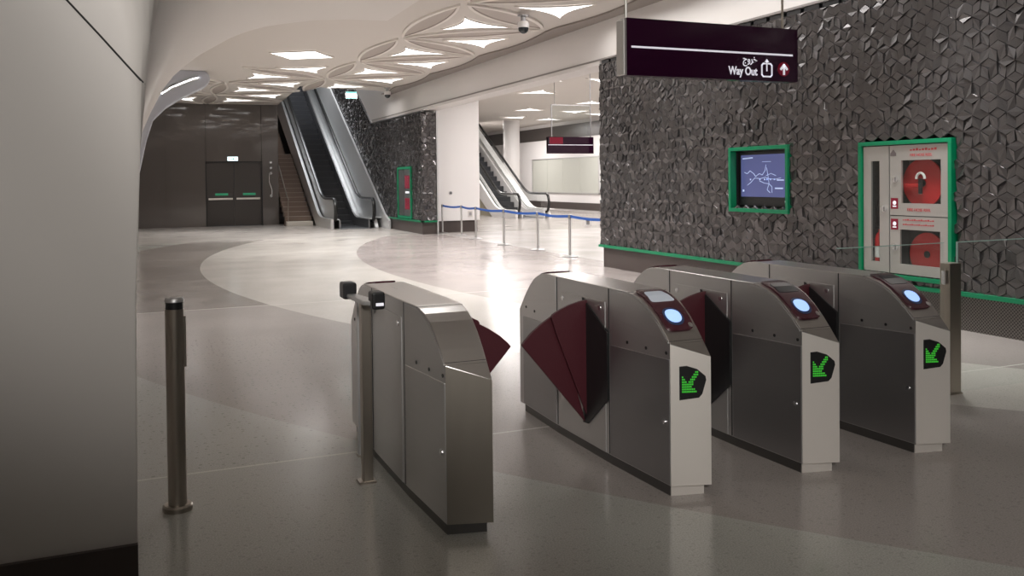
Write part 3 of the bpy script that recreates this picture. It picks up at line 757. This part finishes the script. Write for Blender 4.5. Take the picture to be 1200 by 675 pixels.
b1.box(x1-.01, x1, 6.68-CY0, 7.86-CY0, .5, 1.93); b1.box(.0, x1, 6.68-CY0, 6.69-CY0, .5, 1.93); b1.box(0, x1, 7.85-CY0, 7.86-CY0, .5, 1.93); b1.box(0, x1, 6.69-CY0, 7.85-CY0, 1.92, 1.93); b1.box(0, x1, 6.69-CY0, 7.85-CY0, .5, .51)
b1.box(0, x1-.01, 7.47-CY0, 7.48-CY0, .51, 1.92); b1.box(0, x1-.01, 6.69-CY0, 7.47-CY0, 1.14, 1.15)
b1.build('cabinet_body', 'cavity', t)
def cdoor(y0, y1, z0, z1, wy0, wy1, wz0, wz1):
    d = MB(); X0, X1 = -.035, -.01
    d.box(X0, X1, y0-CY0, y1-CY0, z0, wz0); d.box(X0, X1, y0-CY0, y1-CY0, wz1, z1); d.box(X0, X1, y0-CY0, wy0-CY0, wz0, wz1); d.box(X0, X1, wy1-CY0, y1-CY0, wz0, wz1)
    o = d.build('door', 'cab', t)
    g = MB(); g.box(-.024, -.020, wy0-CY0, wy1-CY0, wz0, wz1); g.build('window_pane', 'glass', o)
    return o
d1 = cdoor(6.69, 7.46, 1.155, 1.925, 6.78, 7.30, 1.29, 1.76)
d2 = cdoor(6.69, 7.46, .51, 1.145, 6.79, 7.32, .62, 1.00)
d3 = cdoor(7.475, 7.85, .51, 1.925, 7.61, 7.735, .62, 1.76)
for o, y, z in ((d1, 7.38, 1.55), (d2, 7.38, .80), (d3, 7.54, 1.22)):
    l = MB(); l.cyl((-.035, y-CY0, z), (-.05, y-CY0, z), .035, n=18); l.box(-.058, -.05, y-CY0-.008, y-CY0+.008, z-.025, z+.025); l.build('latch', 'chrome', o)
for o, z in ((d1, 1.285), (d2, 1.055)):
    s_ = MB(); s_.box(-.038, -.035, 7.345-CY0, 7.445-CY0, z-.06, z+.06); s_.build('red_sticker', 'signred', o)
    s2 = MB(); s2.lathe((-.0395, 7.392-CY0, z+.006), [(.024, -.001), (.024, .001)], 16, 'x'); s2.box(-.040, -.038, 7.368-CY0, 7.418-CY0, z-.038, z-.026); s2.cur = 0; s2.build('pictogram', 'ink', o)
M['redink'] = mat('red_lettering', (.45, .05, .06), .5); M['greyink'] = mat('grey_lettering', (.12, .10, .10), .5)
text('cabinet_text', 'FIRE HOSE REEL', .042, (-.036, 7.18-CY0, 1.80), '-x', 'redink', d1)
text('cabinet_text', 'FIRE HOSE REEL', .045, (-.036, 7.22-CY0, 1.205), '-x', 'redink', d1)
w_ = MB()
for k in range(9): w_.box(-.038, -.035, 7.18-CY0-.04*k-.028, 7.18-CY0-.04*k, 1.862, 1.862+.014+.006*(k % 3))
w_.build('arabic_lettering', 'redink', d1)
w_ = MB()
for k in range(14): w_.box(-.038, -.035, 7.28-CY0-.030*k-.022, 7.28-CY0-.030*k, 1.10, 1.11+.004*(k % 3)); w_.box(-.038, -.035, 7.28-CY0-.030*k-.022, 7.28-CY0-.030*k, 1.05, 1.06+.003*((k+1) % 3))
w_.build('small_lettering', 'redink', d2)
w_ = MB(); w_.prism([(7.37-CY0, 1.84), (7.41-CY0, 1.88), (7.45-CY0, 1.84), (7.45-CY0, 1.81), (7.37-CY0, 1.81)], 'x', -.038, -.035); w_.build('pictogram', 'greyink', d1)
red_reel((XW+.07, 7.09, 1.51), .265, 'red hose reel disc behind the upper cabinet window')
red_reel((XW+.07, 7.03, .74), .235, 'red hose reel low behind the bottom cabinet window', False)
t = thing('fire_extinguisher', 'slim red fire extinguisher behind the narrow left cabinet window', 'extinguisher', (XW+.075, 7.71, .51))
b1 = MB(); b1.lathe((0, 0, 0), [(.06, 0), (.06, .36), (.045, .41), (.02, .44), (.02, .47)], 24); b1.build('cylinder', 'red', t, smooth=True)
b1 = MB(); b1.box(-.02, .02, -.04, .05, .47, .50); b1.box(-.02, .02, -.06, .02, .52, .535); b1.build('valve', 'black', t); b1 = MB(); b1.tube([(0, .04, .49), (0, .055, .7), (0, 0, .9), (0, -.05, .7), (-.02, -.055, .3)], .012, 8); b1.build('hose', 'black', t, smooth=True)
b1 = MB(); b1.lathe((0, 0, .15), [(.061, 0), (.061, .12)], 24); b1.build('label_band', 'white_gloss', t)
# second, distant cabinet
t = thing('fire_hose_cabinet', 'far green-framed fire hose cabinet on the dark wall beside the escalator', 'cabinet', (XW, 26.85, 0))
framebars(-.75, .75, .42, 2.02, .07, -.06, .04).build('frame', 'green', t)
b1 = MB(); b1.box(-.028, .0, -.7, .7, .49, 1.95); b1.build('cabinet_body', 'cavity', t)
d = MB(); d.box(-.034, -.029, -.67, .05, .5, 1.94); d.build('door', 'steel_dark', t); d = MB(); d.box(-.034, -.029, .07, .67, .5, 1.94); d.build('door', 'cavity', t)
d = MB(); d.box(-.040, -.034, -.55, -.05, 1.35, 1.75); d.build('red_window', 'signred', t); d = MB(); d.box(-.040, -.034, -.55, -.05, .7, 1.05); d.build('red_window', 'signred', t)  # dull red has the shade on this wall put into its colour
d = MB(); d.box(-.040, -.034, -.5, -.1, 1.2, 1.26); d.build('label', 'ink', t)

# pillar fittings
t = thing('key_switch', 'small round steel switch on the white pillar face', 'switch', (8.84, 25.6, 1.20)); b1 = MB(); b1.cyl((0, 0, 0), (0, -.02, 0), .055, n=20); b1.build('plate', 'steel_dark', t); b1 = MB(); b1.cyl((0, -.02, 0), (0, -.03, 0), .025, n=12); b1.build('button', 'black', t)
t = thing('wall_socket', 'white socket plate low on the white pillar face', 'socket', (9.47, 25.6, .55)); b1 = MB(); b1.box(-.07, .07, -.015, 0, -.09, .09); b1.build('plate', 'white', t, bevel=.004); b1 = MB(); b1.box(-.04, .04, -.02, -.015, -.05, .05); b1.build('insert', 'steel_dark', t)
t = thing('floor_outlet_box', 'small white box standing on the pale floor beyond the belt barrier', 'box', (13.95, 26.4, 0)); b1 = MB(); b1.box(-.09, .09, -.05, .05, 0, .26); b1.build('case', 'white_gloss', t, bevel=.006); b1 = MB(); b1.box(-.06, .06, -.056, -.05, .05, .2); b1.build('faceplate', 'steel_dark', t)

# ------------------------------------------------------------------ queue barrier
SP = [(8.47, 25.3), (8.58, 23.92), (8.43, 22.36), (8.25, 19.95), (8.31, 18.11), (8.15, 16.19), (8.16, 14.35)]
HT = .87
lab = ['first steel belt post, against the white pillar', 'second steel belt post, in front of the white pillar', 'third steel belt post, at the pillar corner',
       'fourth steel belt post, below the side-hall escalator handrail', 'steel belt post second from the textured wall', 'steel belt post nearest the textured wall edge', 'belt post end']
for i in range(6):
    x, y = SP[i]; t = thing('barrier_post', lab[i]+', blue belt', 'barrier post', (x, y, 0), 0, 'belt barrier posts')
    b1 = MB(); b1.lathe((0, 0, 0), [(.17, 0), (.17, .012), (.10, .03), (.035, .04)], 28); b1.build('base', 'steel_dark', t, smooth=True)
    b1 = MB(); b1.cyl((0, 0, .035), (0, 0, HT-.09), .026, n=16); b1.build('pole', 'steel', t, smooth=True)
    b1 = MB(); b1.lathe((0, 0, HT-.09), [(.034, 0), (.034, .08), (.026, .09)], 18); b1.build('head', 'steel_dark', t, smooth=True)
    X2, Y2 = SP[i+1]; p = Vector((0, 0, 0)); q = Vector((X2-x, Y2-y, 0)); dd = q.normalized(); nn = Vector((-dd.y, dd.x, 0))
    b2 = MB(); N = 8
    for k in range(N):
        a_, c_ = k/N, (k+1)/N; za = HT-.04-.03*sin(pi*a_); zc = HT-.04-.03*sin(pi*c_)
        pa = p+dd*.036+(q-dd*.072)*a_; pc = p+dd*.036+(q-dd*.072)*c_
        ii = len(b2.v)
        for P_, zz in ((pa, za), (pc, zc)):
            for s in (-.003, .003):
                for h_ in (-.027, .027): b2.v.append(tuple(P_+nn*s+Vector((0, 0, zz+h_))))
        for f in ((0, 1, 5, 4), (2, 6, 7, 3), (0, 4, 6, 2), (1, 3, 7, 5)): b2.f.append(tuple(ii+u for u in f)); b2.mi.append(0)
    b2.build('belt', 'belt', t)

# ------------------------------------------------------------------ ticket gates
PT = [(0, .99), (.50, .99), (.57, .982), (.64, .966), (.71, .935), (.78, .89), (.85, .83), (.91, .77), (.97, .70), (1.1, .55)]
def zt(y):
    y = abs(y)
    for (a, za), (b_, zb) in zip(PT[:-1], PT[1:]):
        if a <= y <= b_: return za+(zb-za)*(y-a)/(b_-a)
    return .5
def wd(y): 
    y = abs(y); return .122 if y < .36 else .122-(y-.36)*.022/.55
def surf(x, y, off):
    e = .01; dz = (zt(y+e)-zt(y-e))/(2*e); nrm = Vector((0, -dz, 1)).normalized()
    return tuple(Vector((x, y, zt(y)))+nrm*off)
def patch(yc, hy, hx, off0, off1, n=4., xc=0., N=40, rings=8, taper=0.):
    mb_ = MB(); cen = len(mb_.v); mb_.v.append(surf(xc, yc, off1))
    prev = None
    for r in range(1, rings+1):
        cur = []
        for k in range(N):
            a = 2*pi*k/N; ca, sa = cos(a), sin(a); rr = 1/((abs(ca)**n+abs(sa)**n)**(1/n))
            u = rr*ca*hx*r/rings; v = rr*sa*hy*r/rings
            u *= 1+taper*v/hy
            cur.append(len(mb_.v)); mb_.v.append(surf(xc+u, yc+v, off1))
        for k in range(N):
            k2 = (k+1) % N
            if prev is None: mb_.f.append((cen, cur[k], cur[k2]))
            else: mb_.f.append((prev[k], cur[k], cur[k2], prev[k2]))
            mb_.mi.append(0)
        prev = cur
    low = []
    for k in range(N):
        a = 2*pi*k/N; ca, sa = cos(a), sin(a); rr = 1/((abs(ca)**n+abs(sa)**n)**(1/n)); u = rr*ca*hx; v = rr*sa*hy; u *= 1+taper*v/hy
        low.append(len(mb_.v)); mb_.v.append(surf(xc+u, yc+v, off0))
    for k in range(N):
        k2 = (k+1) % N; mb_.f.append((prev[k], low[k], low[k2], prev[k2])); mb_.mi.append(0)
    return mb_
def side_panel(poly, side, th=.004, sub=None):
    mb_ = MB(); i = 0; n = len(poly)
    for off in (-.002, th):
        for y, z in poly: mb_.v.append((side*(wd(y)+off), y, z))
    mb_.f.append(tuple(range(n))); mb_.f.append(tuple(range(2*n-1, n-1, -1))); mb_.mi += [0, 0]
    for k in range(n): mb_.f.append((k, (k+1) % n, n+(k+1) % n, n+k)); mb_.mi.append(0)
    return mb_
def upper_poly(s, y_in, y_out, zl_in, zl_out, inset=.012, nstep=8):
    pts = [(s*y_in, zl_in), (s*y_out, zl_out)]
    for k in range(nstep+1):
        y = y_out+(y_in-y_out)*k/nstep; pts.append((s*y, zt(y)-inset))
    return pts
def gate(x, label, reader, flap_side, first):
    t = thing('ticket_gate', label, 'ticket gate', (x, 4.66, 0), 0, 'ticket gates in the line')
    # body: stations along y, front end skewed (right side reaches further), far end mirrored
    b1 = MB(); st = [-.91, -.88, -.85, -.815, -.78, -.745, -.71, -.675, -.64, -.605, -.57, -.535, -.50, -.36, 0, .36, .50, .535, .57, .605, .64, .675, .71, .745, .78, .815, .85, .88, .91]
    Z0 = .055
    rows_ = []
    for y in st:
        w = wd(y); z = zt(y); i = len(b1.v)
        b1.v += [(-w, y, Z0), (-w, y, z-.003), (-w+.004, y, z), (w-.004, y, z), (w, y, z-.003), (w, y, Z0)]; rows_.append(i)
    for a, b_ in zip(rows_[:-1], rows_[1:]):
        for k, mi in ((0, 0), (1, 1), (2, 1), (3, 1), (4, 0), (5, 0)):
            k2 = (k+1) % 6; b1.f.append((a+k, a+k2, b_+k2, b_+k)); b1.mi.append(mi)
    # ends
    for sgn, a in ((-1, rows_[0]), (1, rows_[-1])):
        i = len(b1.v); w = .100; yE = .97
        if sgn < 0:
            b1.v += [(w, -yE, .70), (w, -yE, Z0)]
            b1.f += [(a+2, a+3, a+4, i), (a+1, a+2, i), (a, a+1, i, i+1), (a+4, a+5, i+1, i), (a, i+1, a+5)]; b1.mi += [1, 1, 2, 0, 0]
        else:
            b1.v += [(-w, yE, .70), (-w, yE, Z0)]
            b1.f += [(a+3, a+2, a+1, i), (a+4, a+3, i), (a+5, a+4, i, i+1), (a+1, a, i+1, i), (a, i+1, a+5)]; b1.mi += [1, 1, 2, 0, 0]
    # plinth and rear cover line (small steps in the top cover)
    b1.build('body', ['steel', 'steel_top', 'steel_front' if reader else 'plain_front'], t)
    p_ = MB(); p_.prism([(-.092, -.885), (.085, -.925), (.112, -.35), (.112, .35), (.092, .885), (-.085, .925), (-.112, .35), (-.112, -.35)], 'z', 0, .056); p_.build('plinth', 'kick', t)
    if reader:
        p2 = MB(); p2.prism([(-.088, -.892), (.082, -.930), (.080, -.924), (-.086, -.885)], 'z', 0, .055); p2.build('kick_plate', 'steel_front', t)
    s_ = MB()   # dark joints: around the top where cover meets ends
    for yy in (-.535, .535): s_.band([(-.118, yy, zt(yy)+.0005), (.118, yy, zt(yy)+.0005)], .006, .002, (0, 1, 0))
    for yy in (-.90,):
        s_.band([(-.10, yy, zt(yy)+.0005), (.10, yy, zt(yy)+.0005)], .003, .002, (0, 1, 0))
    for sd in (-1, 1):
        for yy in (-.33, .33): s_.box(sd*(.1215), sd*(.1240), yy-.004, yy+.004, .06, .985)
    s_.build('joint', 'seam', t)
    for sd in (-1, 1):
        side_panel([(-.29, .055), (.29, .055), (.29, .905), (-.29, .905)], sd).build('flap_panel', 'steel', t, bevel=.002)
        for s in (-1, 1):
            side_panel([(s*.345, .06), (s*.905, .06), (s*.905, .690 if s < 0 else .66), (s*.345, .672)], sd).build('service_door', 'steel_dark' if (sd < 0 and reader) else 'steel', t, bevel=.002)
            up = upper_poly(s, .345, .895, .835, .765); side_panel(up, sd, .0035).build('upper_cover', 'steel', t, bevel=.0015)
    sc_ = MB()
    for yy, zz in ((-.52, .715), (-.70, .715), (-.88, .72), (.70, .72), (.85, .73)):
        w = wd(yy)
        for sd in (-1, 1): sc_.cyl((sd*w, yy, zz), (sd*(w+.004), yy, zz), .009, n=10)
    sc_.build('screw', 'black', t)
    for yy, zz, r in ((-.23, .865, .015), (.24, .865, .015), (-.86, .37, .014)):
        for sd in (-1, 1):
            lk = MB(); lk.cyl((sd*(wd(yy)+.002), yy, zz), (sd*(wd(yy)+.008), yy, zz), r, n=14); lk.build('lock', 'chrome', t)
    # flap leaves
    sd = flap_side; fl = MB(); ypl = -.06
    W_ = .122*sd
    kx = 1.12 if sd > 0 else 1.
    def arc(pts2): return [(W_+sd*u*kx, z) for u, z in pts2]
    fl1 = MB(); fl1.prism(arc([(-.01, .165), (-.02, .895), (.05, .885), (.12, .868), (.18, .845), (.225, .82), (.235, .805), (.20, .70)]), 'y', ypl-.018, ypl+.002)
    fl1.build('flap_leaf', 'maroon', t, bevel=.003)
    fl2 = MB(); fl2.prism(arc([(.0, .16), (.01, .18), (.19, .82), (.225, .805), (.29, .765), (.35, .72), (.395, .675), (.41, .655), (.40, .64)]), 'y', ypl+.006, ypl+.024)
    fl2.build('flap_leaf', 'maroon', t, bevel=.003)
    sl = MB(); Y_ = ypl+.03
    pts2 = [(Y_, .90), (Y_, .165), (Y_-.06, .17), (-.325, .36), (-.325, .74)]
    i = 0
    sl.prism(pts2, 'x', W_-sd*.01, W_+sd*.012); sl.build('flap_shadow_plate', 'black', t)  # black plate painting in the shadow the flap casts on the gate side
    # readers
    def reader_unit(s):
        yc = s*.695; by = patch(yc, .165, .086, 0, .010, 7., rings=10, N=56)
        rd = by.build('card_reader', 'bezel', t, smooth=True, angle=50)
        patch(s*.640, .056, .064, .010, .0125, 9., rings=4, xc=0.0, taper=.15*s).build('screen', 'lcd' if label.startswith('first') else 'lcd_dark', rd)
        patch(s*.790, .048, .056, .010, .0118, 2.2, rings=5, xc=-.006).build('pad_ring', 'pad_ring', rd)
        patch(s*.790, .035, .044, .0118, .0140, 2.2, rings=5, xc=-.006).build('reader_pad', 'pad', rd)
        patch(s*.842, .012, .013, .010, .014, 2., rings=3, xc=.062, N=20).build('button', 'chrome', rd)
    reader_unit(1)
    if reader:
        reader_unit(-1)
        # direction panel on the skewed front face
        def front(u, z, off):   # u across 0..1
            p0 = Vector((-.100, -.91, z)); p1 = Vector((.100, -.97, z)); nn_ = Vector((-.06, -.2, 0)).normalized()
            return tuple(p0+(p1-p0)*u+nn_*off)
        pp = [(.22, .655), (.40, .658), (.66, .640), (.86, .605), (.88, .585), (.78, .515), (.70, .497), (.22, .487)]
        d_ = MB(); n = len(pp); d_.v += [front(u, z, -.002) for u, z in pp]+[front(u, z, .004) for u, z in pp]
        d_.f.append(tuple(range(n))); d_.f.append(tuple(range(2*n-1, n-1, -1))); d_.mi += [0, 0]
        for k in range(n): d_.f.append((k, (k+1) % n, n+(k+1) % n, n+k)); d_.mi.append(0)
        dp = d_.build('direction_display', 'black', t)
        art = ["........##", ".......###", "#.....###.", "##...###..", "###.###...", "#######...", "######....", "########..", "#########."]
        g_ = MB()
        for r, row in enumerate(art):
            for c_, ch in enumerate(row):
                if ch == '#':
                    u0_ = .28+c_*.041; u1_ = u0_+.029; z1_ = .630-r*.0122; z0_ = z1_-.0078
                    q = [(u0_, z0_), (u1_, z0_), (u1_, z1_), (u0_, z1_)]; i = len(g_.v)
                    g_.v += [front(u, z, .004) for u, z in q]+[front(u, z, .006) for u, z in q]
                    g_.f += [(i+4, i+5, i+6, i+7), (i, i+1, i+5, i+4), (i+1, i+2, i+6, i+5), (i+2, i+3, i+7, i+6), (i+3, i, i+4, i+7)]; g_.mi += [0]*5
        g_.build('green_arrow', 'led', dp)
    return t
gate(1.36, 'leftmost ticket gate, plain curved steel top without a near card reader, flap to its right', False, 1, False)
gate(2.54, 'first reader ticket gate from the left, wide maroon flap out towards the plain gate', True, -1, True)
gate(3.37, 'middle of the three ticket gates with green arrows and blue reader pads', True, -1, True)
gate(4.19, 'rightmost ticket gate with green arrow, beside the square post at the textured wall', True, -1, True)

# posts and glass leaves
t = thing('gate_post', 'flat bronze steel post with black hinge caps beside the leftmost gate', 'post', (1.105, 4.62, 0))
b1 = MB(); b1.box(-.022, .030, -.03, .03, .0, .955); b1.build('upright', 'post', t, bevel=.004)
b1 = MB(); b1.box(-.045, .045, -.04, .04, .0, .012); b1.build('base', 'post', t)
b1 = MB(); b1.prism([(-.045, -.16), (.035, -.22), (.05, -.19), (-.02, .26), (-.06, .25)], 'z', .962, .985); b1.build('arm', 'clad', t, bevel=.006)
b1 = MB(); b1.box(-.012, .055, -.23, -.13, .945, 1.035); hc = b1.build('hinge_cap', 'black', t, bevel=.012)
b2 = MB(); b2.box(.005, .045, -.233, -.229, .965, .98); b2.build('label', 'ink', hc)
b1 = MB(); b1.box(-.075, .0, .16, .27, .955, 1.045); b1.build('hinge_cap', 'black', t, bevel=.012)
t = thing('gate_post', 'slim pale steel post standing just behind the capped bronze post', 'post', (1.185, 5.08, 0))
b1 = MB(); b1.box(-.018, .018, -.02, .02, .0, .93); b1.build('upright', 'clad', t, bevel=.004); b1 = MB(); b1.box(-.022, .022, -.03, .03, 0, .01); b1.build('base', 'post', t)
t = thing('gate_post', 'square bronze steel post right of the rightmost gate with green arrow', 'post', (5.47, 4.70, 0))
b1 = MB(); b1.box(-.055, .055, -.045, .045, 0, .955); b1.build('upright', 'post', t, bevel=.004); b1 = MB(); b1.box(-.062, .062, -.052, .052, 0, .01); b1.build('base', 'post', t)
t = thing('glass_gate_leaf', 'closed glass leaf between the rightmost gate and the square post', 'glass gate', (4.90, 4.70, 0))
b1 = MB(); b1.box(-.50, .50, -.006, .006, .12, 1.10); b1.build('pane', 'glass', t); b1 = MB(); b1.box(-.50, .50, -.006, .006, 1.10, 1.105); b1.build('pane_edge', 'glass_edge', t)
b1 = MB(); b1.box(.495, .509, -.015, .015, .2, .3); b1.box(.495, .509, -.015, .015, .8, .9); b1.build('hinge', 'chrome', t)
t = thing('glass_screen', 'fixed glass screen from the square post to the textured wall', 'glass screen', (6.65, 4.70, 0))
b1 = MB(); b1.box(-1.11, 1.05, -.006, .006, .0, 1.10); b1.build('pane', 'glass', t); b1 = MB(); b1.box(-1.118, -1.11, -.006, .006, .0, 1.10); b1.box(-1.118, 1.05, -.006, .006, 1.10, 1.106); b1.build('pane_edge', 'glass_edge', t)

t = thing('bollard', 'round bronze steel bollard with black band standing alone beside the white wall', 'bollard', (.165, 4.62, 0))
b1 = MB(); b1.lathe((0, 0, 0), [(.070, 0), (.070, .022), (.062, .03)], 32); b1.build('base_flange', 'post', t, smooth=True)
b1 = MB(); b1.cyl((0, 0, .028), (0, 0, .985), .044, n=32); b1.build('pole', 'post', t, smooth=True)
b1 = MB(); b1.lathe((0, 0, .985), [(.041, 0), (.041, .035)], 32); b1.build('black_band', 'black', t, smooth=True)
b1 = MB(); b1.lathe((0, 0, 1.02), [(.045, 0), (.045, .012), (.038, .022)], 32); b1.build('cap', 'clad', t, smooth=True)
b1 = MB(); b1.box(.040, .052, -.012, .012, .70, .95); b1.build('side_strip', 'post', t, bevel=.003)
